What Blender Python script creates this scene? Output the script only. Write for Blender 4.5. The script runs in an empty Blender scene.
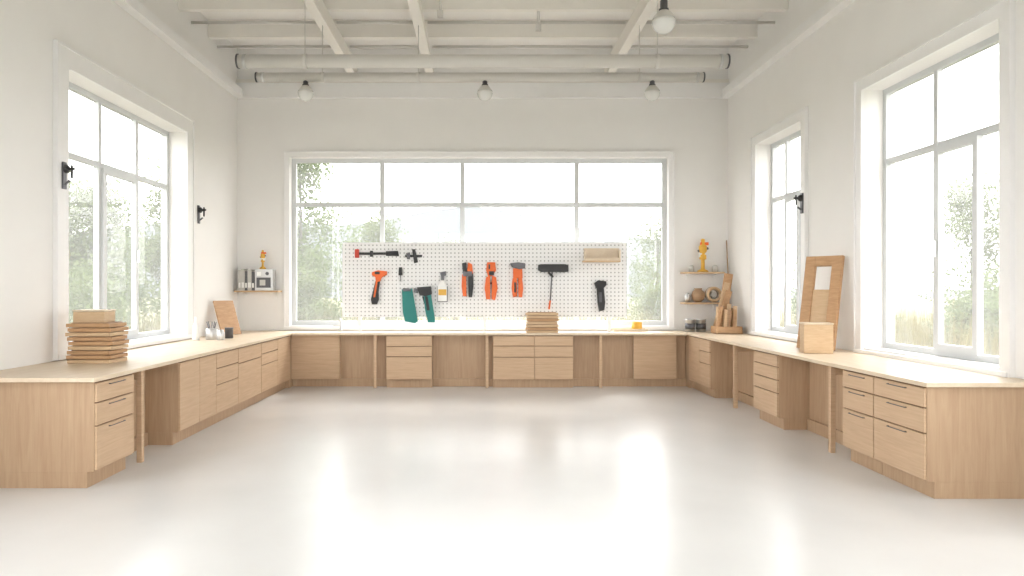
import bpy, bmesh, math, random
from mathutils import Matrix, Vector
random.seed(7)

# ------------------------------------------------------------ materials
def new_mat(name):
    m = bpy.data.materials.new(name); m.use_nodes = True
    nt = m.node_tree
    return m, nt, nt.nodes["Principled BSDF"]

def plain(name, col, rough=0.5, metal=0.0, var=0.03, scale=6.0, bump=0.0, coat=0.0, emit=0.0, spec=0.5):
    m, nt, b = new_mat(name)
    tc = nt.nodes.new("ShaderNodeTexCoord")
    n = nt.nodes.new("ShaderNodeTexNoise"); n.inputs["Scale"].default_value = scale
    n.inputs["Detail"].default_value = 4
    nt.links.new(tc.outputs["Object"], n.inputs["Vector"])
    r = nt.nodes.new("ShaderNodeValToRGB")
    r.color_ramp.elements[0].color = tuple(max(0, c*(1-var)) for c in col)+(1,)
    r.color_ramp.elements[1].color = tuple(min(1, c*(1+var)) for c in col)+(1,)
    r.color_ramp.elements[0].position = 0.3; r.color_ramp.elements[1].position = 0.7
    nt.links.new(n.outputs["Fac"], r.inputs["Fac"])
    nt.links.new(r.outputs["Color"], b.inputs["Base Color"])
    b.inputs["Roughness"].default_value = rough
    b.inputs["Metallic"].default_value = metal
    b.inputs["Coat Weight"].default_value = coat
    b.inputs["Coat Roughness"].default_value = 0.1
    b.inputs["Specular IOR Level"].default_value = spec
    if emit:
        b.inputs["Emission Color"].default_value = tuple(col)+(1,)
        b.inputs["Emission Strength"].default_value = emit
    if bump:
        bp = nt.nodes.new("ShaderNodeBump"); bp.inputs["Strength"].default_value = bump
        bp.inputs["Distance"].default_value = 0.01
        nt.links.new(n.outputs["Fac"], bp.inputs["Height"])
        nt.links.new(bp.outputs["Normal"], b.inputs["Normal"])
    return m

def wood(name, c0, c1, scl=(1.2, 1.2, 22), rough=0.5):
    m, nt, b = new_mat(name)
    tc = nt.nodes.new("ShaderNodeTexCoord")
    mp = nt.nodes.new("ShaderNodeMapping"); mp.inputs["Scale"].default_value = scl
    n = nt.nodes.new("ShaderNodeTexNoise"); n.inputs["Scale"].default_value = 2.2
    n.inputs["Detail"].default_value = 7; n.inputs["Roughness"].default_value = 0.6
    n.inputs["Distortion"].default_value = 0.6
    nt.links.new(tc.outputs["Object"], mp.inputs["Vector"])
    nt.links.new(mp.outputs["Vector"], n.inputs["Vector"])
    r = nt.nodes.new("ShaderNodeValToRGB")
    r.color_ramp.elements[0].color = c0+(1,); r.color_ramp.elements[1].color = c1+(1,)
    r.color_ramp.elements[0].position = 0.3; r.color_ramp.elements[1].position = 0.7
    nt.links.new(n.outputs["Fac"], r.inputs["Fac"])
    nt.links.new(r.outputs["Color"], b.inputs["Base Color"])
    b.inputs["Roughness"].default_value = rough
    return m

M_WALL = plain("wall_paint", (0.88, 0.868, 0.85), 0.85, var=0.012, scale=2.0)
M_CEIL = plain("ceiling_paint", (0.89, 0.87, 0.84), 0.85, var=0.01)
M_BEAM = plain("beam_paint", (0.87, 0.84, 0.79), 0.7, var=0.01)
M_TRIM = plain("trim_paint", (0.89, 0.885, 0.88), 0.45, var=0.01)
M_FRAME = plain("window_frame_paint", (0.64, 0.66, 0.67), 0.4, var=0.01)
M_FLOOR = plain("floor_epoxy", (0.755, 0.755, 0.75), 0.23, var=0.03, scale=1.2, coat=0.04, spec=0.3)
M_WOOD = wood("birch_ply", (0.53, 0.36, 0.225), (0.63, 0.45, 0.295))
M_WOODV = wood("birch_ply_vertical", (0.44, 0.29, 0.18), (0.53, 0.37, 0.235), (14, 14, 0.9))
M_WOODTOP = wood("birch_worktop", (0.68, 0.55, 0.40), (0.76, 0.64, 0.49), (6, 1.2, 6), 0.4)
M_WOODD = wood("pine_board", (0.44, 0.25, 0.12), (0.57, 0.35, 0.19), (3, 3, 18))
M_WOODL = wood("pine_board_light", (0.56, 0.38, 0.22), (0.66, 0.48, 0.30), (3, 3, 18))
M_WOODE = wood("ply_edges", (0.28, 0.16, 0.085), (0.48, 0.31, 0.18), (1, 1, 60))
M_GAP = plain("shadow_gap", (0.22, 0.13, 0.07), 0.8)
M_BLACK = plain("black_plastic", (0.02, 0.02, 0.022), 0.45)
M_DGREY = plain("dark_grey_metal", (0.12, 0.12, 0.13), 0.4, metal=0.5)
M_STEEL = plain("brushed_steel", (0.6, 0.6, 0.6), 0.35, metal=0.9)
M_TUBE = plain("tube_enamel", (0.65, 0.63, 0.595), 0.35, var=0.01)
M_ORANGE = plain("orange_plastic", (0.80, 0.14, 0.015), 0.4)
M_RED = plain("red_plastic", (0.6, 0.05, 0.02), 0.4)
M_TEAL = plain("teal_plastic", (0.01, 0.20, 0.18), 0.45)
M_YEL = plain("yellow_plastic", (0.75, 0.42, 0.05), 0.4)
M_WHITE = plain("white_plastic", (0.85, 0.85, 0.83), 0.35)
M_BULB = plain("frosted_bulb", (0.72, 0.72, 0.70), 0.12)
M_BOOKS = plain("book_cover_dark", (0.12, 0.125, 0.13), 0.5)
M_BOOKL = plain("book_cover_light", (0.55, 0.54, 0.51), 0.5)
def leafmat(name, col):
    m = plain(name, col, 0.9, var=0.2, scale=2)
    nt = m.node_tree; b = nt.nodes["Principled BSDF"]
    o = [n for n in nt.nodes if n.type == 'OUTPUT_MATERIAL'][0]
    b.inputs["Specular IOR Level"].default_value = 0.1
    t = nt.nodes.new("ShaderNodeBsdfTranslucent"); t.inputs["Color"].default_value = tuple(min(1, c*1.3) for c in col)+(1,)
    mx = nt.nodes.new("ShaderNodeMixShader"); mx.inputs[0].default_value = 0.45
    nt.links.new(b.outputs[0], mx.inputs[1]); nt.links.new(t.outputs[0], mx.inputs[2]); nt.links.new(mx.outputs[0], o.inputs["Surface"])
    return m
M_LEAF = leafmat("leaf_green", (0.092, 0.130, 0.045))
M_LEAF2 = leafmat("leaf_pale", (0.105, 0.135, 0.058))
M_BARK = plain("bark", (0.10, 0.095, 0.085), 0.9, var=0.3)
M_GRASS = plain("meadow_grass", (0.115, 0.115, 0.055), 0.95, var=0.15, scale=0.8)
M_STRAW = leafmat("straw_blades", (0.155, 0.14, 0.06))
M_HILL = plain("hazy_hill", (0.10, 0.112, 0.122), 1.0, var=0.05, scale=0.05)

def glass():
    # glazing: mostly clear, a white veil standing in for outdoor haze, a little mirror
    m = bpy.data.materials.new("window_glass"); m.use_nodes = True
    nt = m.node_tree; nt.nodes.clear()
    o = nt.nodes.new("ShaderNodeOutputMaterial"); mx = nt.nodes.new("ShaderNodeMixShader"); m2 = nt.nodes.new("ShaderNodeMixShader")
    t = nt.nodes.new("ShaderNodeBsdfTransparent"); g = nt.nodes.new("ShaderNodeBsdfGlossy"); tl = nt.nodes.new("ShaderNodeBsdfTranslucent")
    t.inputs["Color"].default_value = (1, 1, 1, 1); tl.inputs["Color"].default_value = (0.98, 0.98, 0.98, 1)
    g.inputs["Roughness"].default_value = 0.02
    m2.inputs[0].default_value = 0.07
    nt.links.new(t.outputs[0], m2.inputs[1]); nt.links.new(tl.outputs[0], m2.inputs[2])
    mx.inputs[0].default_value = 0.04
    nt.links.new(m2.outputs[0], mx.inputs[1]); nt.links.new(g.outputs[0], mx.inputs[2])
    nt.links.new(mx.outputs[0], o.inputs["Surface"])
    return m
M_GLASS = glass()

def pegmat():
    m, nt, b = new_mat("pegboard_perforated")
    tc = nt.nodes.new("ShaderNodeTexCoord"); sp = nt.nodes.new("ShaderNodeSeparateXYZ")
    nt.links.new(tc.outputs["Object"], sp.inputs[0])
    def mth(op, a, bv=None):
        n = nt.nodes.new("ShaderNodeMath"); n.operation = op
        if isinstance(a, float): n.inputs[0].default_value = a
        else: nt.links.new(a, n.inputs[0])
        if bv is not None:
            if isinstance(bv, float): n.inputs[1].default_value = bv
            else: nt.links.new(bv, n.inputs[1])
        return n.outputs[0]
    P = 0.068
    sq = []
    for ax in ("X", "Z"):
        f = mth('FRACT', mth('DIVIDE', mth('ADD', sp.outputs[ax], 20.0), P))
        d = mth('SUBTRACT', f, 0.5)
        sq.append(mth('MULTIPLY', d, d))
    dist = mth('SQRT', mth('ADD', sq[0], sq[1]))
    k = mth('LESS_THAN', dist, 0.19)
    mx = nt.nodes.new("ShaderNodeMix"); mx.data_type = 'RGBA'
    nt.links.new(k, mx.inputs["Factor"])
    mx.inputs["A"].default_value = (0.88, 0.88, 0.88, 1)
    mx.inputs["B"].default_value = (0.42, 0.42, 0.42, 1)
    nt.links.new(mx.outputs["Result"], b.inputs["Base Color"])
    b.inputs["Roughness"].default_value = 0.5
    return m
M_PEG = pegmat()

# ------------------------------------------------------------ mesh builder
class MB:
    def __init__(s):
        s.bm = bmesh.new(); s.mats = []
    def mi(s, mat):
        if mat not in s.mats: s.mats.append(mat)
        return s.mats.index(mat)
    def face(s, vs, mat, smooth=False):
        try: f = s.bm.faces.new(vs)
        except ValueError: return
        f.material_index = s.mi(mat); f.smooth = smooth
    def box(s, x0, x1, y0, y1, z0, z1, mat, M=None):
        if x0 > x1: x0, x1 = x1, x0
        if y0 > y1: y0, y1 = y1, y0
        if z0 > z1: z0, z1 = z1, z0
        c = [(x0,y0,z0),(x1,y0,z0),(x1,y1,z0),(x0,y1,z0),(x0,y0,z1),(x1,y0,z1),(x1,y1,z1),(x0,y1,z1)]
        vs = [s.bm.verts.new(M @ Vector(p) if M else p) for p in c]
        for f in ((0,3,2,1),(4,5,6,7),(0,1,5,4),(1,2,6,5),(2,3,7,6),(3,0,4,7)):
            s.face([vs[i] for i in f], mat)
    def lathe(s, prof, base, axis, mat, seg=20, M=None):
        axis = Vector(axis).normalized(); base = Vector(base)
        t = Vector((1,0,0)) if abs(axis.x) < 0.9 else Vector((0,1,0))
        u = axis.cross(t).normalized(); v = axis.cross(u).normalized()
        rings = []
        for r, h in prof:
            c = base + axis*h
            if r < 1e-6:
                p = c; rings.append([s.bm.verts.new(M @ p if M else p)])
            else:
                ring = []
                for i in range(seg):
                    a = 2*math.pi*i/seg
                    p = c + u*(r*math.cos(a)) + v*(r*math.sin(a))
                    ring.append(s.bm.verts.new(M @ p if M else p))
                rings.append(ring)
        for a, b in zip(rings[:-1], rings[1:]):
            if len(a) == 1 and len(b) == 1: continue
            for i in range(seg):
                j = (i+1) % seg
                if len(a) == 1: s.face([a[0], b[j], b[i]], mat, True)
                elif len(b) == 1: s.face([a[i], a[j], b[0]], mat, True)
                else: s.face([a[i], a[j], b[j], b[i]], mat, True)
        if len(rings[0]) > 1: s.face(rings[0][::-1], mat)
        if len(rings[-1]) > 1: s.face(rings[-1], mat)
    def cyl(s, p0, p1, r, mat, seg=14, r1=None):
        p0 = Vector(p0); p1 = Vector(p1); L = (p1-p0).length
        s.lathe([(r, 0), (r if r1 is None else r1, L)], p0, p1-p0, mat, seg)
    def prism(s, pts, y0, y1, mat, f=None):
        g = (lambda p: p) if f is None else f
        a = [s.bm.verts.new((g(p)[0], y0, g(p)[1])) for p in pts]
        b = [s.bm.verts.new((g(p)[0], y1, g(p)[1])) for p in pts]
        n = len(pts)
        s.face(a, mat); s.face(b[::-1], mat)
        for i in range(n):
            j = (i+1) % n
            s.face([a[j], a[i], b[i], b[j]], mat)
    def done(s, name, bevel=0.0, parent=None, seg=2):
        bmesh.ops.recalc_face_normals(s.bm, faces=s.bm.faces)
        co = [v.co for v in s.bm.verts]
        mn = Vector([min(c[i] for c in co) for i in range(3)])
        mx = Vector([max(c[i] for c in co) for i in range(3)])
        o = Vector(((mn.x+mx.x)/2, (mn.y+mx.y)/2, mn.z))
        for v in s.bm.verts: v.co -= o
        me = bpy.data.meshes.new(name); s.bm.to_mesh(me); s.bm.free()
        for m in s.mats: me.materials.append(m)
        ob = bpy.data.objects.new(name, me); ob.location = o
        bpy.context.scene.collection.objects.link(ob)
        if bevel:
            md = ob.modifiers.new("bevel", 'BEVEL'); md.width = bevel; md.segments = seg
            md.limit_method = 'ANGLE'; md.angle_limit = math.radians(40)
        if parent: ob.parent = parent
        return ob

# ------------------------------------------------------------ room
XL, XR, YB, YF = -4.37, 4.46, 12.6, -3.0
ZC = 6.0
TOP = 0.93
def grid_wall(name, mapf, u0, u1, z0, z1, d0, d1, holes):
    mb = MB()
    us = sorted({u0, u1, *[h[0] for h in holes], *[h[1] for h in holes]})
    for a, b in zip(us[:-1], us[1:]):
        m = (a+b)/2
        hs = sorted([(h[2], h[3]) for h in holes if h[0] < m < h[1]])
        z = z0
        for lo, hi in hs:
            mapf(mb, a, b, d0, d1, z, lo, M_WALL); z = hi
        mapf(mb, a, b, d0, d1, z, z1, M_WALL)
    return mb.done(name)
def mapL(mb, u0, u1, d0, d1, z0, z1, m): mb.box(XL-d1, XL-d0, u0, u1, z0, z1, m)
def mapR(mb, u0, u1, d0, d1, z0, z1, m): mb.box(XR+d0, XR+d1, u0, u1, z0, z1, m)
def mapB(mb, u0, u1, d0, d1, z0, z1, m): mb.box(u0, u1, YB+d0, YB+d1, z0, z1, m)
def mapF(mb, u0, u1, d0, d1, z0, z1, m): mb.box(u0, u1, YF-d1, YF-d0, z0, z1, m)

WZ0, WZ1 = 0.99, 4.0
holesL = [(7.38, 10.38, WZ0, WZ1), (2.0, 5.0, WZ0, WZ1), (-2.2, 0.8, WZ0, WZ1)]
holesR = [(9.66, 11.26, WZ0, WZ1), (5.97, 8.13, 0.97, 3.98), (2.2, 4.8, WZ0, WZ1), (-2.2, 0.8, WZ0, WZ1)]
holesB = [(-3.42, 3.39, 1.0, 4.05)]
holesF = [(-3.4, 3.4, 0.9, 4.05)]  # unseen opening behind the camera, put in to admit sky light
grid_wall("wall_left", mapL, YF, YB, 0, ZC, 0, 0.36, holesL)
grid_wall("wall_right", mapR, YF, YB, 0, ZC, 0, 0.36, holesR)
grid_wall("wall_back", mapB, XL-0.36, XR+0.36, 0, ZC, 0, 0.36, holesB)
grid_wall("wall_front", mapF, XL-0.36, XR+0.36, 0, ZC, 0, 0.36, holesF)
mb = MB(); mb.box(XL-0.36, XR+0.36, YF-0.36, YB+0.36, -0.12, 0, M_FLOOR); mb.done("floor")
mb = MB(); mb.box(XL-0.36, XR+0.36, YF-0.36, YB+0.36, ZC, ZC+0.15, M_CEIL); mb.done("ceiling")

# windows -----------------------------------------------------
def window(name, mapf, h, fd, verts, trans, trim=0.12, case=None, fw=0.065):
    u0, u1, z0, z1 = h
    mb = MB()
    B = lambda a, b, c, d, e, f, m: mapf(mb, a, b, c, d, e, f, m)
    t = 0.035
    e = 0.001
    B(u0-trim, u0, -t, -e, z0-0.05, z1+trim, M_TRIM); B(u1, u1+trim, -t, -e, z0-0.05, z1+trim, M_TRIM)
    B(u0, u1, -t, -e, z1, z1+trim, M_TRIM)
    B(u0-trim, u1+trim, -t-0.03, -e, z0-0.05, z0, M_TRIM)
    B(u0-trim-0.02, u0-trim, -t-0.015, -e, z0-0.05, z1+trim, M_TRIM); B(u1+trim, u1+trim+0.02, -t-0.015, -e, z0-0.05, z1+trim, M_TRIM)
    B(u0-trim-0.02, u1+trim+0.02, -t-0.015, -e, z1+trim, z1+trim+0.025, M_TRIM)
    B(u0, u1, -e, fd, z0, z0+0.02, M_TRIM)
    a, b = fd, fd+0.07
    B(u0, u0+fw, a, b, z0+0.02, z1, M_FRAME); B(u1-fw, u1, a, b, z0+0.02, z1, M_FRAME)
    B(u0+fw, u1-fw, a, b, z1-fw, z1, M_FRAME); B(u0+fw, u1-fw, a, b, z0+0.02, z0+0.02+fw, M_FRAME)
    for v in verts: B(v-fw*0.5, v+fw*0.5, a+0.004, b-0.004, z0+0.02+fw, z1-fw, M_FRAME)
    for z in trans: B(u0+fw, u1-fw, a+0.008, b-0.008, z-fw*0.5, z+fw*0.5, M_FRAME)
    for (ua, ub, za, zb) in (case or []):
        w = 0.065
        B(ua, ua+w, a-0.03, a+0.03, za, zb, M_FRAME); B(ub-w, ub, a-0.03, a+0.03, za, zb, M_FRAME)
        B(ua+w, ub-w, a-0.03, a+0.03, za, za+w, M_FRAME); B(ua+w, ub-w, a-0.03, a+0.03, zb-w, zb, M_FRAME)
        B(ub-w*0.7, ub-w*0.3, a-0.06, a-0.03, (za+zb)/2-0.08, (za+zb)/2+0.08, M_STEEL)
    B(u0+fw, u1-fw, fd+0.04, fd+0.046, z0+0.02+fw, z1-fw, M_GLASS)
    return mb.done(name)
window("window_1", mapL, holesL[0], 0.24, (8.5, 9.42), (3.18,), 0.2, [(8.53, 9.39, 1.07, 3.15)])
window("window_2", mapB, holesB[0], 0.12, (-1.78, -0.32, 1.76), (3.21,), 0.08, None, 0.08)
window("window_3", mapR, holesR[0], 0.22, (10.2, 10.72), (3.1,), 0.13, [(10.22, 10.70, 1.07, 3.07)])
window("window_4", mapR, holesR[1], 0.22, (7.2,), (3.14,), 0.12, [(6.55, 7.17, 1.05, 3.11)])
window("unseen_window_5", mapL, holesL[1], 0.24, (3.0, 4.0), (3.18,), 0.15)  # from here down: windows out of view, added to let in daylight
window("unseen_window_6", mapL, holesL[2], 0.24, (-1.2, -0.2), (3.18,), 0.15)
window("unseen_window_7", mapR, holesR[2], 0.22, (3.5,), (3.14,), 0.12)
window("unseen_window_8", mapR, holesR[3], 0.22, (-0.7,), (3.14,), 0.12)
window("unseen_window_9", mapF, holesF[0], 0.12, (-1.7, 0, 1.7), (3.2,), 0.08)

# ceiling structure --------------------------------------------
mb = MB()
y = -2.2
while y < 12.3:
    mb.box(XL+0.003, XR-0.003, y, y+0.1, 5.72, ZC-0.002, M_BEAM); y += 1.12
mb.done("ceiling_joists")
mb = MB()
for x in (-2.25, -0.88, 2.28):
    w = 0.045
    mb.box(x-w, x+w, YF+0.01, YB-0.005, 5.46, 5.715, M_BEAM)
    mb.box(x-w-0.025, x+w+0.025, YF+0.01, YB-0.005, 5.44, 5.46, M_BEAM)
mb.done("ceiling_beams")
mb = MB(); mb.box(XL+0.002, XL+0.14, YF+0.01, YB-0.12, 5.1, 5.24, M_TRIM); mb.done("trim_1")
mb = MB(); mb.box(XR-0.14, XR-0.002, YF+0.01, YB-0.12, 5.1, 5.24, M_TRIM); mb.done("trim_2")
mb = MB(); mb.box(XL+0.002, XR-0.002, YB-0.11, YB-0.002, 5.1, 5.36, M_TRIM)
mb.box(XL+0.002, XR-0.002, YB-0.06, YB-0.002, 5.36, 5.438, M_BEAM); mb.done("trim_3")
mb = MB()
for yy, zz in ((11.6, 5.69), (10.55, 5.69)):
    for xa, xb in ((XL+.02, -2.34), (-2.16, -.97), (-.79, 2.19), (2.37, XR-.02)):
        mb.cyl((xa, yy, zz), (xb, yy, zz), 0.022, M_TUBE)
for xx, yy in ((-0.55, 9.7), (0.85, 10.2)):
    mb.cyl((xx, yy, 5.5), (xx, yy, 5.99), 0.02, M_TUBE); mb.box(xx-.04, xx+.04, yy-.04, yy+.04, 5.44, 5.52, M_TUBE)
mb.done("ceiling_conduit")

# ------------------------------------------------------------ workbenches
def fronts_map(side):
    if side == 'L': return lambda mb,u0,u1,d0,d1,z0,z1,m: mb.box(-3.23-d1, -3.23-d0, u0, u1, z0, z1, m)
    if side == 'R': return lambda mb,u0,u1,d0,d1,z0,z1,m: mb.box(3.55+d0, 3.55+d1, u0, u1, z0, z1, m)
    return lambda mb,u0,u1,d0,d1,z0,z1,m: mb.box(u0, u1, 11.86+d0, 11.86+d1, z0, z1, m)
PL = 0.135
CT = TOP-0.035
def drawers(mb, F, u0, u1, rows, handle=False):
    g = 0.006
    z = CT-0.012
    H = z-(PL+0.01)
    tot = sum(rows)
    for i, r in enumerate(rows):
        h = H*r/tot
        F(mb, u0+g, u1-g, -0.02, 0.0, z-h+g, z-g, M_WOOD)
        F(mb, u0+g, u1-g, -0.004, 0.001, z-g, z+g, M_GAP)
        uc = (u0+u1)/2; w = min(0.13, (u1-u0)*0.26)
        if handle:
            F(mb, uc-w, uc+w, -0.04, -0.034, z-g-0.03, z-g-0.022, M_DGREY)
            F(mb, uc-w, uc-w+0.01, -0.036, -0.02, z-g-0.03, z-g-0.022, M_DGREY)
            F(mb, uc+w-0.01, uc+w, -0.036, -0.02, z-g-0.03, z-g-0.022, M_DGREY)
        z -= h
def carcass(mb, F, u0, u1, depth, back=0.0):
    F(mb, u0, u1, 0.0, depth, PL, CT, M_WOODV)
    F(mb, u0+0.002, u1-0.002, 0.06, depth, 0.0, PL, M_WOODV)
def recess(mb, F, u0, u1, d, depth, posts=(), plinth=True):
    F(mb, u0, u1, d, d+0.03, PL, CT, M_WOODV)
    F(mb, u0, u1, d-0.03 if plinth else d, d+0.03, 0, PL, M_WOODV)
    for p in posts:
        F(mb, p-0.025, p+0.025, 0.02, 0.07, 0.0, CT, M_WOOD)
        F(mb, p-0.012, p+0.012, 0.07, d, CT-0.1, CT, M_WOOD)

# left run
F = fronts_map('L'); mb = MB(); D = 1.135
mb.box(XL+0.005, -3.19, 5.80, 12.595, CT, TOP, M_WOODTOP)
carcass(mb, F, 5.86, 6.5, D); drawers(mb, F, 5.86, 6.5, (1, 1.15, 2.2), True)
recess(mb, F, 6.5, 7.49, 0.35, D, (6.75,))
carcass(mb, F, 7.49, 11.855, D)
drawers(mb, F, 7.49, 8.02, (1,)); drawers(mb, F, 8.02, 8.53, (1,))
drawers(mb, F, 8.53, 9.3, (1, 1.1, 1.9)); drawers(mb, F, 9.3, 10.28, (1, 2.6))
drawers(mb, F, 10.28, 11.12, (1, 1, 2.4)); drawers(mb, F, 11.12, 11.84, (1,))
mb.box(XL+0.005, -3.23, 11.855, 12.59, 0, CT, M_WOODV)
mb.done("wooden_workbench", 0.004)

# right run
F = fronts_map('R'); mb = MB(); D = 0.9
mb.box(3.51, XR-0.005, 5.50, 12.595, CT, TOP, M_WOODTOP)
carcass(mb, F, 5.56, 6.28, D); drawers(mb, F, 5.56, 6.28, (1, 1.25, 2.3), True)
carcass(mb, F, 6.28, 6.82, D); drawers(mb, F, 6.28, 6.82, (1, 1.25, 2.3), True)
recess(mb, F, 6.82, 8.31, 0.36, D, (7.15,))
carcass(mb, F, 8.31, 9.04, D); drawers(mb, F, 8.31, 9.04, (1, 1.1, 1.1, 2), False)
recess(mb, F, 9.04, 10.76, 0.36, D, (9.85,))
carcass(mb, F, 10.76, 11.855, D)
drawers(mb, F, 10.76, 11.28, (1, 1, 1.9)); drawers(mb, F, 11.28, 11.84, (1,))
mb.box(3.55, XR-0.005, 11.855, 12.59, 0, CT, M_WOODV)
mb.done("wooden_workbench", 0.004)

# back run
F = fronts_map('B'); mb = MB(); D = 0.73
mb.box(-3.185, 3.505, 11.82, 12.595, CT, TOP, M_WOODTOP)
X0, X1 = -3.225, 3.545
recess(mb, F, X0, -1.59, 0.22, D, (-1.78,))
F(mb, X0, -2.42, 0.1, 0.13, PL, CT, M_WOOD); F(mb, -2.43, -2.40, 0.1, 0.22, PL, CT, M_WOOD)
carcass(mb, F, -1.59, -0.81, D); drawers(mb, F, -1.59, -0.81, (1, 1, 2.2))
recess(mb, F, -0.81, 0.22, 0.22, D, (0.12,))
carcass(mb, F, 0.22, 1.58, D); drawers(mb, F, 0.22, 0.92, (1, 1.1, 2.2)); drawers(mb, F, 0.92, 1.58, (1, 1.1, 2.2))
recess(mb, F, 1.58, X1, 0.22, D, (2.05,))
F(mb, 2.63, 3.36, 0.12, 0.16, PL, CT, M_WOOD)
mb.done("wooden_workbench", 0.004)

# ------------------------------------------------------------ pegboard + tools
BX, BZ, BY = -2.40, 2.49, 12.2
U = 0.0174
mb = MB()
mb.box(BX, BX+4.96, BY, BY+0.02, BZ-1.30, BZ, M_PEG)
peg = mb.done("pegboard")
mb = MB()
for x in (BX+0.3, BX+2.48, BX+4.66):
    mb.box(x-0.03, x+0.03, BY+0.021, BY+0.06, TOP+.001, BZ-0.03, M_TRIM)
mb.box(BX+0.02, BX+4.94, BY+0.021, BY+0.05, BZ-1.27, BZ-1.22, M_TRIM)
mb.box(BX+0.02, BX+4.94, BY+0.021, BY+0.05, BZ-0.08, BZ-0.03, M_TRIM)
o = mb.done("stand"); o.parent = peg; o.matrix_parent_inverse = Matrix.Translation(-peg.location)

f = lambda p: (BX+p[0]*U, BZ-p[1]*U)
T0 = BY-0.002
def tool(name, parts, cyls=(), bev=0.006):
    mb = MB()
    for p in parts:
        off = p[3] if len(p) > 3 else 0.0
        mb.prism(p[0], T0-off-p[1], T0-off, p[2], f)
    for (a, b, r, m, off) in cyls:
        pa = f(a); pb = f(b)
        mb.cyl((pa[0], T0-off, pa[1]), (pb[0], T0-off, pb[1]), r, m)
    return mb.done(name, bev)
R = lambda a, b, c, d: [(a, b), (c, b), (c, d), (a, d)]
tool("bar_clamp", [(R(14, 10, 46, 12.5), .02, M_BLACK), (R(13, 7, 17, 15.5), .05, M_RED), ([(44, 9), (56, 8.5), (57, 14), (50, 13.5), (44, 13.5)], .05, M_BLACK),
                   (R(28, 8.5, 31, 14.5), .04, M_BLACK)])
tool("adjustable_square", [(R(63, 12.5, 80, 15), .02, M_BLACK), ([(70, 7), (73, 7), (76, 20), (72, 21)], .03, M_BLACK), ([(64, 11), (68, 10), (68, 17), (65, 17)], .03, M_DGREY)])
tool("pruning_saw", [([(30, 30), (36, 28), (45, 29), (45, 32.5), (40, 35), (37.5, 40), (34, 40), (33.5, 35), (30, 33)], .05, M_ORANGE), (R(33, 29.5, 38, 32), .055, M_BLACK),
                     ([(33.5, 39), (38, 39), (36.5, 50), (37, 57), (35, 62), (30, 62), (29, 57), (31, 49)], .05, M_BLACK), ([(34, 39), (36, 39), (33.5, 55), (31.5, 55)], .055, M_ORANGE)])
tool("screwdriver", [([(57, 25), (60, 25), (60.5, 33), (56.5, 33)], .04, M_BLACK)], cyls=[((58.5, 33), (58.5, 39), 0.008, M_DGREY, 0.02)])
tool("hand_saw_sheath", [([(60, 47), (70, 46), (76, 79), (73, 81), (63, 79), (61, 70)], .06, M_TEAL), (R(61, 46, 69, 49), .07, M_DGREY)])
tool("cordless_drill", [([(75, 45), (89, 44), (90, 52), (84, 54), (78, 53)], .10, M_BLACK), ([(72, 46), (76, 46.5), (76, 51), (72, 50)], .06, M_DGREY),
                        ([(82, 52), (89, 52), (93, 76), (93, 80), (86, 80), (83, 66)], .09, M_TEAL), ([(80, 54), (83, 54), (84, 62), (82, 61)], .05, M_BLACK),
                        ([(83, 54), (86, 54), (88, 68), (85, 68)], .095, M_BLACK)])
tool("spray_bottle", [([(96, 44), (99, 38), (102, 38), (105, 44), (105, 59), (96, 59)], .09, M_WHITE), (R(96.5, 47, 104.5, 53), .095, M_YEL),
                      ([(98, 30), (104, 29), (104, 33), (102, 34), (102, 38), (99, 38), (99, 34)], .05, M_DGREY),
                      (R(95.6, 44, 96.4, 59), .08, M_DGREY), (R(104.8, 44, 105.6, 59), .08, M_DGREY), (R(95.6, 58.5, 105.6, 59.6), .085, M_DGREY)])
tool("combination_pliers", [([(120, 21), (124, 20), (125, 30), (121, 33)], .05, M_BLACK), ([(126, 20), (130, 22), (131, 32), (125, 31)], .05, M_ORANGE),
                            ([(120, 32), (124, 32), (124.5, 54), (121, 54), (119.5, 44)], .05, M_ORANGE), ([(126, 32), (131, 31), (131.5, 44), (130, 55), (126.5, 55)], .05, M_BLACK),
                            (R(121, 29, 130, 34), .055, M_DGREY)])
tool("wire_stripper", [([(145, 20), (153, 20), (154, 28), (150, 34), (146, 34), (144, 28)], .05, M_ORANGE), (R(147, 29, 152, 33), .06, M_BLACK),
                       (R(146.5, 22, 148, 27), .055, M_BLACK), (R(147, 40, 151, 42), .045, M_BLACK),
                       ([(144, 35), (148, 33), (148, 57), (144, 57), (142.5, 46)], .05, M_ORANGE), ([(150, 33), (154, 35), (155.5, 46), (153, 58), (149.5, 57)], .05, M_ORANGE)])
tool("claw_hammer", [([(168, 21), (176, 20), (183, 21), (183, 26), (177, 27), (170, 25)], .07, M_DGREY), ([(171, 26), (180, 26), (180.5, 36), (171, 36)], .05, M_ORANGE),
                     ([(170.5, 36), (174.5, 36), (175, 54), (171, 55), (169.5, 46)], .05, M_ORANGE), ([(176, 36), (180, 36), (181, 46), (180, 55), (176.5, 55)], .05, M_ORANGE),
                     (R(172, 40, 174, 50), .055, M_BLACK)])
tool("rubber_mallet", [([(196, 22.5), (199, 22), (223, 22), (226, 23), (226, 29.5), (221, 30), (199, 29.5), (196, 28)], .09, M_BLACK)],
     cyls=[((210, 29), (208, 58), 0.012, M_DGREY, 0.04), ((208, 58), (206.8, 67), 0.016, M_ORANGE, 0.04), ((206, 30), (211, 35), 0.02, M_BLACK, 0.04)])
tool("utility_knife", [([(252, 41), (256, 38), (264, 39), (264, 43), (260, 47), (254, 46)], .05, M_BLACK), ([(254.5, 45), (261.5, 45), (263, 60), (262, 68), (257, 69), (255.5, 60)], .05, M_BLACK),
                       (R(257, 50, 259.5, 60), .055, M_DGREY)])
mb = MB()
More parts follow.
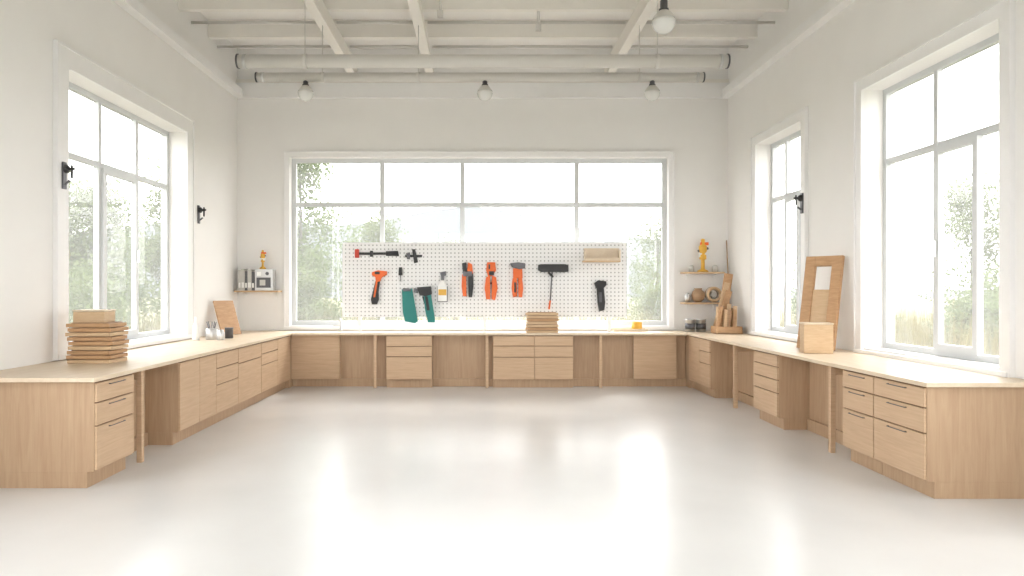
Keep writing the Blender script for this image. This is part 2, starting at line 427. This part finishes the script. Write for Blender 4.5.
x0, x1 = BX+240*U, BX+277*U; za, zb = BZ-20*U, BZ-6*U
mb.box(x0, x1, BY-0.16, BY-0.002, za, za+0.025, M_WOODL)
mb.box(x0+0.03, x1, BY-0.02, BY-0.002, za+0.025, zb, M_WOODTOP)
mb.box(x0+0.03, x0+0.055, BY-0.16, BY-0.02, za+0.025, zb-0.03, M_WOODTOP); mb.box(x1-0.025, x1, BY-0.16, BY-0.02, za+0.025, zb-0.03, M_WOODTOP)
mb.box(x0+0.055, x1-0.025, BY-0.16, BY-0.14, za+0.025, za+0.07, M_WOODTOP)
mb.done("small_wooden_tray_shelf", 0.003)

# ------------------------------------------------------------ board stacks
def stack(cx, cy, w, d, n, t, jitter, mats, z=TOP):
    mb = MB(); z += 0.001
    for i in range(n):
        a = random.uniform(-jitter, jitter)*4
        M = Matrix.Translation((cx+random.uniform(-jitter, jitter), cy+random.uniform(-jitter, jitter), z)) @ Matrix.Rotation(a, 4, 'Z')
        ww = w*random.uniform(0.92, 1.0)
        mb.box(-ww/2, ww/2, -d/2, d/2, 0, t*0.78, mats[i % len(mats)], M)
        mb.box(-ww/2+.03, ww/2-.03, -d/2+.03, d/2-.03, t*0.78, t, M_WOODE, M); z += t  # dark inset slab stands in for the shaded gap between boards
    return mb, z
mb, z = stack(-3.87, 7.1, 0.46, 0.34, 9, 0.045, 0.011, (M_WOODL, M_WOODD, M_WOODD))
M = Matrix.Translation((-3.92, 7.12, z-0.004)) @ Matrix.Rotation(0.1, 4, 'Z')
mb.box(-0.15, 0.15, -0.13, 0.13, 0.0, 0.11, M_WOODL, M); mb.box(-0.155, 0.155, -0.135, 0.135, 0.112, 0.13, M_WOODTOP, M)
mb.done("stacked_wood_boards", 0.003)
mb, z = stack(1.06, 11.98, 0.56, 0.2, 7, 0.05, 0.012, (M_WOODL, M_WOODD, M_WOODL)); mb.done("stacked_wood_boards", 0.003)

# ------------------------------------------------------------ left corner goods
def profile_obj(name, x, y, prof, mat, z=TOP, extra=None):
    mb = MB(); mb.lathe(prof, (x, y, z+0.001), (0, 0, 1), mat, 24)
    if extra: extra(mb, Vector((x, y, z+0.001)))
    return mb.done(name)
profile_obj("glue_bottle", -4.12, 10.15, [(0.045, 0), (0.05, 0.02), (0.05, 0.2), (0.02, 0.26), (0.018, 0.30), (0.006, 0.34), (0, 0.34)], M_WHITE)
def tin_extra(mb, c):
    mb.lathe([(0.088, 0), (0.088, 0.012)], c+Vector((0, 0, 0.15)), (0, 0, 1), M_STEEL, 24)
    for i in range(5):
        a = i*1.3; mb.cyl(c+Vector((0.03*math.cos(a), 0.03*math.sin(a), 0.1)), c+Vector((0.07*math.cos(a), 0.07*math.sin(a), 0.26)), 0.007, M_DGREY)
profile_obj("metal_tool_tin", -3.97, 10.35, [(0.08, 0), (0.085, 0.01), (0.085, 0.16), (0.08, 0.165), (0.076, 0.05), (0, 0.05)], M_STEEL, extra=tin_extra)
profile_obj("glass_jar", -3.78, 10.2, [(0.05, 0), (0.055, 0.01), (0.055, 0.11), (0.045, 0.13), (0.045, 0.15), (0, 0.15)], M_STEEL)
profile_obj("paint_pot", -3.80, 10.6, [(0.06, 0), (0.06, 0.14), (0.065, 0.145), (0.065, 0.16), (0, 0.16)], M_DGREY)
def leaning(name, cx, cy, w, h, t, lean, rotz, mat, frame=None, z=TOP, infill=None):
    M = Matrix.Translation((cx, cy, z+0.004)) @ Matrix.Rotation(rotz, 4, 'Z') @ Matrix.Rotation(-lean, 4, 'X')
    M = Matrix.Translation((0, 0, t*math.sin(lean))) @ M
    mb = MB()
    if frame:
        q = frame
        mb.box(-w/2, -w/2+q, 0, t, 0, h, mat, M); mb.box(w/2-q, w/2, 0, t, 0, h, mat, M)
        mb.box(-w/2+q, w/2-q, 0.004, t-.004, 0, q, mat, M); mb.box(-w/2+q, w/2-q, 0.004, t-.004, h-q, h, mat, M)
        if infill: mb.box(-w/2+q, w/2-q, t*.4, t*.7, q, infill, M_WOODL, M)
    else:
        mb.box(-w/2, w/2, 0, t, 0, h, mat, M)
    return mb.done(name, 0.003)
leaning("leaning_plywood_sheet", -4.02, 11.35, 0.40, 0.58, 0.025, 0.35, math.radians(62), M_WOODD)

# shelves
def shelf(x0, x1, z):
    mb = MB(); mb.box(x0, x1, YB-0.28, YB-0.003, z-0.03, z, M_WOODL)
    for x in (x0+0.1, x1-0.12):
        mb.box(x, x+0.02, YB-0.2, YB-0.003, z-0.05, z-0.03, M_TRIM); mb.box(x, x+0.02, YB-0.025, YB-0.003, z-0.14, z-0.05, M_TRIM)
    mb.done("wall_shelf", 0.003)
shelf(-4.33, -3.56, 1.65)
mb = MB(); x = -4.27
for i, (w, h, m) in enumerate([(0.05, .36, M_BOOKL), (.06, .38, M_BOOKL), (.045, .34, M_BOOKS), (.07, .37, M_BOOKL), (.05, .33, M_DGREY)]):
    mb.box(x, x+w, YB-0.24, YB-0.04, 1.652, 1.652+h, m); mb.box(x+0.008, x+w-0.008, YB-0.243, YB-0.24, 1.70, 1.70+h*0.25, M_WHITE); x += w+0.003
mb.done("row_of_books", 0.003)
mb = MB()
mb.box(-3.97, -3.66, YB-0.26, YB-0.05, 1.652, 2.03, M_STEEL); mb.box(-3.94, -3.69, YB-0.268, YB-0.26, 1.70, 1.88, M_DGREY)
mb.box(-3.93, -3.86, YB-0.27, YB-0.26, 1.91, 1.98, M_WHITE); mb.lathe([(0.03, 0), (0.03, .02)], (-3.75, YB-0.26, 1.95), (0, -1, 0), M_DGREY)
mb.box(-3.88, -3.78, YB-0.275, YB-0.268, 1.74, 1.84, M_BOOKL)
mb.done("shelf_radio", 0.008)
def yellow_thing(name, x, y, z, s=1.0):
    mb = MB()
    mb.lathe([(0.055*s, 0), (0.055*s, .02), (.02*s, .05), (.018*s, .12*s), (.035*s, .13*s), (.035*s, .17*s), (.02*s, .18*s), (.04*s, .21*s), (.04*s, .26*s), (.02*s, .28*s), (.02*s, .33*s), (0, .34*s)], (x, y, z), (0, 0, 1), M_YEL, 18)
    mb.box(x-.04*s, x+.04*s, y-.03, y+.03, z+.15*s, z+.19*s, M_WHITE)
    mb.box(x-.025*s, x+.055*s, y-.025, y+.025, z+.27*s, z+.30*s, M_ORANGE)
    mb.cyl((x-.05*s, y, z+.21*s), (x+.055*s, y, z+.24*s), .012*s, M_DGREY)
    mb.done(name, 0.002)
yellow_thing("yellow_desk_figurine", -3.86, YB-0.16, 2.032, 1.0)
shelf(3.60, 4.31, 1.98); shelf(3.60, 4.31, 1.44)
yellow_thing("yellow_trophy", 3.96, YB-0.16, 1.982, 1.75)
for x, r in ((3.76, .045), (4.18, .05)):
    mb = MB(); mb.lathe([(r, 0), (r, .1), (r*.6, .12), (0, .12)], (x, YB-0.15, 1.982), (0, 0, 1), M_BOOKL, 16); mb.done("small_jar")
def torus(mb, c, Rr, r, mat, n=28, k=10):
    rings = []
    for i in range(n):
        a = 2*math.pi*i/n; ring = []
        for j in range(k):
            b = 2*math.pi*j/k; q = Rr+r*math.cos(b)
            ring.append(mb.bm.verts.new(Vector(c)+Vector((q*math.cos(a), r*math.sin(b), q*math.sin(a)))))
        rings.append(ring)
    for i in range(n):
        for j in range(k):
            mb.face([rings[i][j], rings[(i+1) % n][j], rings[(i+1) % n][(j+1) % k], rings[i][(j+1) % k]], mat, True)
mb = MB()
rr = .11; x = 4.14
for k in range(3): torus(mb, (x, YB-0.22+k*0.05, 1.442+rr+.03), rr, 0.028, (M_WOODL, M_BOOKL, M_WOODE)[k])
mb.lathe([(0.05, 0), (0.05, .12)], (x, YB-0.09, 1.442+rr+.03), (0, -1, 0), M_BOOKL)
mb.done("coiled_rope_roll")
profile_obj("stoneware_pot", 3.88, YB-0.15, [(.05, 0), (.10, .05), (.12, .12), (.10, .19), (.06, .22), (.07, .25), (.055, .25), (.05, .2), (0, .2)], M_WOODE, z=1.441)
profile_obj("small_jar", 3.69, YB-0.15, [(.05, 0), (.05, .12), (.03, .14), (.03, .17), (0, .17)], M_STEEL, z=1.441)

# right back corner
for x in (3.66, 3.85):
    mb = MB(); mb.lathe([(.085, 0), (.085, .2), (.09, .205), (.09, .225), (.075, .225), (.075, .215), (0, .215)], (x, 12.2, TOP+.001), (0, 0, 1), M_STEEL, 24)
    mb.lathe([(.0865, 0), (.0865, .1)], (x, 12.2, TOP+.05), (0, 0, 1), M_DGREY, 24); mb.done("metal_paint_tin")
mb = MB()
bx0, bx1, by0, by1 = 3.93, 4.36, 11.62, 11.92
for (a, b, c, d) in ((bx0, bx1, by0, by0+.015), (bx0, bx1, by1-.015, by1), (bx0, bx0+.015, by0+.015, by1-.015), (bx1-.015, bx1, by0+.015, by1-.015)):
    mb.box(a, b, c, d, TOP+.002, TOP+.12, M_WOODD)
mb.box(bx0, bx1, by0, by1, TOP+.001, TOP+.015, M_WOODD)
for i in range(11):
    x = 3.97+i*0.030; h = random.uniform(.36, .50)
    M = Matrix.Translation((x, random.uniform(11.70, 11.84), TOP+.02)) @ Matrix.Rotation(random.uniform(.02, .20), 4, 'Y') @ Matrix.Rotation(random.uniform(-.1, .08), 4, 'X')
    mb.box(-.024, .024, -.04, .04, 0, h, (M_WOODD, M_WOODL, M_WOODE)[i % 3], M)
mb.done("wood_offcut_bin", 0.002)
for (x, y, w, h, a, m) in ((4.16, 12.12, .15, 1.0, .15, M_WOODD), (4.04, 12.05, .09, .86, .26, M_WOODL), (4.08, 12.0, .11, .72, .27, M_WOODD)):
    M = Matrix.Translation((x, y, TOP+.025)) @ Matrix.Rotation(a, 4, 'Y')
    mb = MB(); mb.box(-w/2, w/2, 0, .022, 0, h, m, M); mb.done("leaning_pine_board", .003)
mb = MB(); mb.cyl((4.40, 12.30, TOP+.004), (4.42, 12.55, 2.55), .011, M_WOODE); mb.done("wooden_dowel")

# right bench: leaning wooden frame and box
leaning("leaning_wooden_frame", 4.06, 8.50, 0.46, 1.16, 0.05, 0.20, math.radians(-54), M_WOODD, frame=0.125, infill=0.74)
mb = MB(); M = Matrix.Translation((3.90, 8.12, TOP+.002)) @ Matrix.Rotation(math.radians(-14), 4, 'Z')
mb.box(-.155, .155, -.12, .12, 0, .33, M_WOODL, M); mb.box(-.16, .16, -.125, .125, .332, .35, M_WOODTOP, M)
mb.done("wooden_box", .005)

# small tray, mug, faucet
mb = MB(); mb.box(2.35, 2.95, 12.3, 12.52, TOP+.001, TOP+.02, M_WOODTOP); mb.box(2.35, 2.95, 12.3, 12.31, TOP+.02, TOP+.045, M_WOODTOP); mb.box(2.35, 2.95, 12.51, 12.52, TOP+.02, TOP+.045, M_WOODTOP)
mb.done("wooden_tray", .003)
profile_obj("mug", 2.78, 12.4, [(.07, 0), (.09, .03), (.09, .14), (.082, .14), (.08, .04), (0, .04)], M_YEL, z=TOP+.02)
mb = MB()
mb.lathe([(.04, 0), (.04, .03), (.018, .05), (.018, .22)], (-2.47, 12.4, TOP+.001), (0, 0, 1), M_STEEL)
mb.cyl((-2.47, 12.4, TOP+.2), (-2.44, 12.2, TOP+.24), .016, M_STEEL); mb.cyl((-2.44, 12.2, TOP+.24), (-2.44, 12.19, TOP+.18), .014, M_STEEL)
mb.cyl((-2.6, 12.4, TOP+.1), (-2.34, 12.4, TOP+.1), .012, M_STEEL)
mb.done("sink_faucet")

# wall hooks
def hook(x, y, z, s):
    mb = MB()
    mb.box(x, x+s*.02, y-.03, y+.03, z-.15, z+.13, M_DGREY)
    mb.cyl((x+s*.02, y, z+.06), (x+s*.12, y, z+.06), .014, M_BLACK); mb.lathe([(.045, 0), (.045, .02), (.03, .04)], (x+s*.02, y, z+.06), (s, 0, 0), M_BLACK)
    mb.cyl((x+s*.09, y, z+.10), (x+s*.09, y, z-.04), .012, M_BLACK); mb.cyl((x+s*.02, y, z-.1), (x+s*.07, y, z-.06), .012, M_DGREY)
    mb.done("wall_clamp_hook", .002)
hook(XL+.036, 7.28, 2.86, 1); hook(XL+.002, 10.85, 2.84, 1); hook(XR-.036, 9.6, 2.86, -1)

# ------------------------------------------------------------ ceiling tubes and lamps
def tube(y, z, x0, x1, r, supp):
    mb = MB()
    mb.cyl((x0, y, z), (x1, y, z), r, M_TUBE, 20)
    for x, s in ((x0, -1), (x1, 1)):
        mb.lathe([(r*1.1, 0), (r*1.1, .02), (r*.6, .03)], (x, y, z), (s, 0, 0), M_DGREY, 20)
        mb.lathe([(r*1.06, 0), (r*1.06, .04)], (x-s*.1, y, z), (s, 0, 0), M_STEEL, 20)
    for x in supp:
        mb.cyl((x, y, z+r*.9), (x, y, 5.445), .006, M_TUBE, 8)
        mb.lathe([(r*1.08, -.03), (r*1.08, .03)], (x, y, z), (1, 0, 0), M_TUBE, 20)
    mb.done("suspended_ceiling_rail")
tube(9.0, 4.60, -3.1, 3.17, .085, (-2.25, 2.28)); tube(10.0, 4.70, -3.18, 3.18, .065, (-2.25, -0.88, 2.28))
def lamp(x, y, z, ztop, s=1.0):
    mb = MB()
    mb.cyl((x, y, z+.2*s), (x, y, ztop), .008, M_DGREY, 8)
    mb.lathe([(.0, .23*s), (.025*s, .22*s), (.035*s, .20*s), (.035*s, .13*s), (.045*s, .125*s), (.05*s, .09*s)], (x, y, z), (0, 0, 1), M_DGREY, 24)
    mb.lathe([(.048*s, .105*s), (.07*s, .085*s), (.1*s, .045*s), (.112*s, .0)], (x, y, z), (0, 0, 1), M_TUBE, 24)
    mb.lathe([(.0, -.112*s), (.04*s, -.105*s), (.075*s, -.083*s), (.1*s, -.048*s), (.111*s, 0), (.105*s, .03*s)], (x, y, z), (0, 0, 1), M_BULB, 24)
    mb.done("pendant_lamp")
for x in (-2.49, .07, 2.46): lamp(x, 10.0, 4.47, 4.64)
lamp(1.97, 7.5, 4.53, 5.99, 1.12)

# ------------------------------------------------------------ outside
def tree(name, x, y, h, w, n, leafm, z0=-0.3, trunk=True, low=0.15):
    mb = MB()
    if trunk:
        mb.lathe([(.12, 0), (.09, h*.3), (.05, h*.6), (.02, h*.9)], (x, y, z0), (0, 0, 1), M_BARK, 8)
    cl = []
    for i in range(26):
        t = random.uniform(low, 1.0); rr = w*math.sin(math.pi*min(1, .25+.72*t))*.7
        a = random.uniform(0, 6.28); q = rr*math.sqrt(random.random())
        cl.append((Vector((x+q*math.cos(a), y+q*math.sin(a), z0+h*t)), random.uniform(.3, .55)*w))
        if trunk and i % 3 == 0: mb.cyl((x, y, z0+h*t*.6), cl[-1][0], .02, M_BARK, 5, .008)
    for i in range(n):
        c, r = random.choice(cl)
        d = Vector((random.gauss(0, 1), random.gauss(0, 1), random.gauss(0, .8))).normalized()*r*random.random()**.4
        p = c+d; p.z = max(p.z, z0+.05)
        s = random.uniform(.035, .075)
        e1 = Vector((random.gauss(0, 1), random.gauss(0, 1), random.gauss(0, 1))).normalized()
        e2 = e1.cross(Vector((random.gauss(0, 1), random.gauss(0, 1), random.gauss(0, 1)))).normalized()
        mb.face([mb.bm.verts.new(q) for q in (p-e1*s, p+e2*s*.5, p+e1*s, p-e2*s*.5)], leafm)
    mb.done(name)
tree("garden_tree", -5.0, 19.5, 5.9, 1.8, 17000, M_LEAF)
tree("garden_tree", -3.4, 24, 4.4, 1.6, 6000, M_LEAF2)
tree("garden_tree", -1.2, 34, 4.6, 1.6, 5000, M_LEAF2)
tree("garden_tree", 7.6, 30, 4.8, 2.2, 7000, M_LEAF2)
tree("garden_tree", -9.5, 17.2, 4.6, 1.7, 12000, M_LEAF2)
tree("garden_tree", -12.5, 19.0, 5.5, 1.9, 10000, M_LEAF2)
tree("garden_tree", -9.5, 21.5, 5.5, 1.9, 10000, M_LEAF2)
tree("garden_tree", 15.5, 22.0, 5.2, 1.8, 11000, M_LEAF2)
tree("garden_tree", 12.3, 24.0, 4.6, 1.8, 9000, M_LEAF2)
for (x, y, h, w) in ((-7.5, 13.5, 1.9, 1.1), (-8.5, 15.2, 2.3, 1.2), (9.2, 12.8, 1.7, 1.2), (11, 14.5, 2.0, 1.3), (8.8, 16.5, 1.8, 1.2), (4.9, 19, 1.9, 1.1), (-4.0, 16.5, 2.2, 1.0)):
    tree("garden_shrub", x, y, h, w, 5000, M_LEAF2, trunk=False, low=0.0)
mb = MB(); mb.box(-220, 220, -60, 260, -0.5, -0.32, M_GRASS); mb.done("meadow_ground")
mb = MB()
for i in range(30000):
    s = random.choice((-1, 1, 1))
    x = s*random.uniform(5.4, 12) if random.random() < .8 else random.uniform(-6, 6)
    y = random.uniform(6, 20) if abs(x) > 6 else random.uniform(14, 22)
    if abs(x) < 5.3 and y < 13.3: continue
    h = random.uniform(.6, 1.7); a = random.uniform(0, 6.28); w = .02
    dx, dy = w*math.cos(a), w*math.sin(a); lx, ly = random.gauss(0, .18), random.gauss(0, .18)
    mb.face([mb.bm.verts.new(q) for q in ((x-dx, y-dy, -.32), (x+dx, y+dy, -.32), (x+lx, y+ly, -.32+h))], M_STRAW)
mb.done("tall_meadow_grass")
def hill(name, y, x0, x1, h, ph):
    mb = MB(); n = 60; prev = None
    for i in range(n+1):
        x = x0+(x1-x0)*i/n
        t = i/n
        z = h*(.45+.35*math.sin(t*5+ph)+.12*math.sin(t*13+ph*2)+.05*math.sin(t*31))*math.sin(math.pi*t)**.5
        cur = [mb.bm.verts.new((x, y, -.5)), mb.bm.verts.new((x, y+10, max(z, .5))), mb.bm.verts.new((x, y+60, -.5))]
        if prev:
            mb.face([prev[0], cur[0], cur[1], prev[1]], M_HILL, True); mb.face([prev[1], cur[1], cur[2], prev[2]], M_HILL, True)
        prev = cur
    mb.done(name)
hill("distant_hill", 180, -150, 170, 34, 0.3)

# ------------------------------------------------------------ light
w = bpy.data.worlds.new("world"); bpy.context.scene.world = w; w.use_nodes = True
nt = w.node_tree; bg = nt.nodes["Background"]
tc = nt.nodes.new("ShaderNodeTexCoord"); sp = nt.nodes.new("ShaderNodeSeparateXYZ")
nt.links.new(tc.outputs["Generated"], sp.inputs[0])
rp = nt.nodes.new("ShaderNodeValToRGB")
rp.color_ramp.elements[0].position = 0.0; rp.color_ramp.elements[0].color = (1, 0.99, 0.97, 1)
rp.color_ramp.elements[1].position = 0.8; rp.color_ramp.elements[1].color = (0.98, 0.98, 0.98, 1)
nt.links.new(sp.outputs["Z"], rp.inputs["Fac"]); nt.links.new(rp.outputs["Color"], bg.inputs["Color"])
bg.inputs["Strength"].default_value = 6.3
s = bpy.data.lights.new("sun", 'SUN'); s.energy = 3.0; s.angle = math.radians(12); s.color = (1, .96, .9)
so = bpy.data.objects.new("sun", s); so.rotation_euler = (math.radians(-38), math.radians(20), 0)
bpy.context.scene.collection.objects.link(so)

# ------------------------------------------------------------ camera
c = bpy.data.cameras.new("camera"); co = bpy.data.objects.new("camera", c)
bpy.context.scene.collection.objects.link(co)
co.location = (0, 0, 1.66); co.rotation_euler = (math.radians(90), 0, 0)
c.sensor_width = 36; c.lens = 700/1024*36; c.shift_x = 32/1024; c.shift_y = 2/1024
c.clip_start = .05; c.clip_end = 600
bpy.context.scene.camera = co
vs = bpy.context.scene.view_settings
vs.view_transform = 'Standard'; vs.look = 'None'; vs.exposure = 0.0
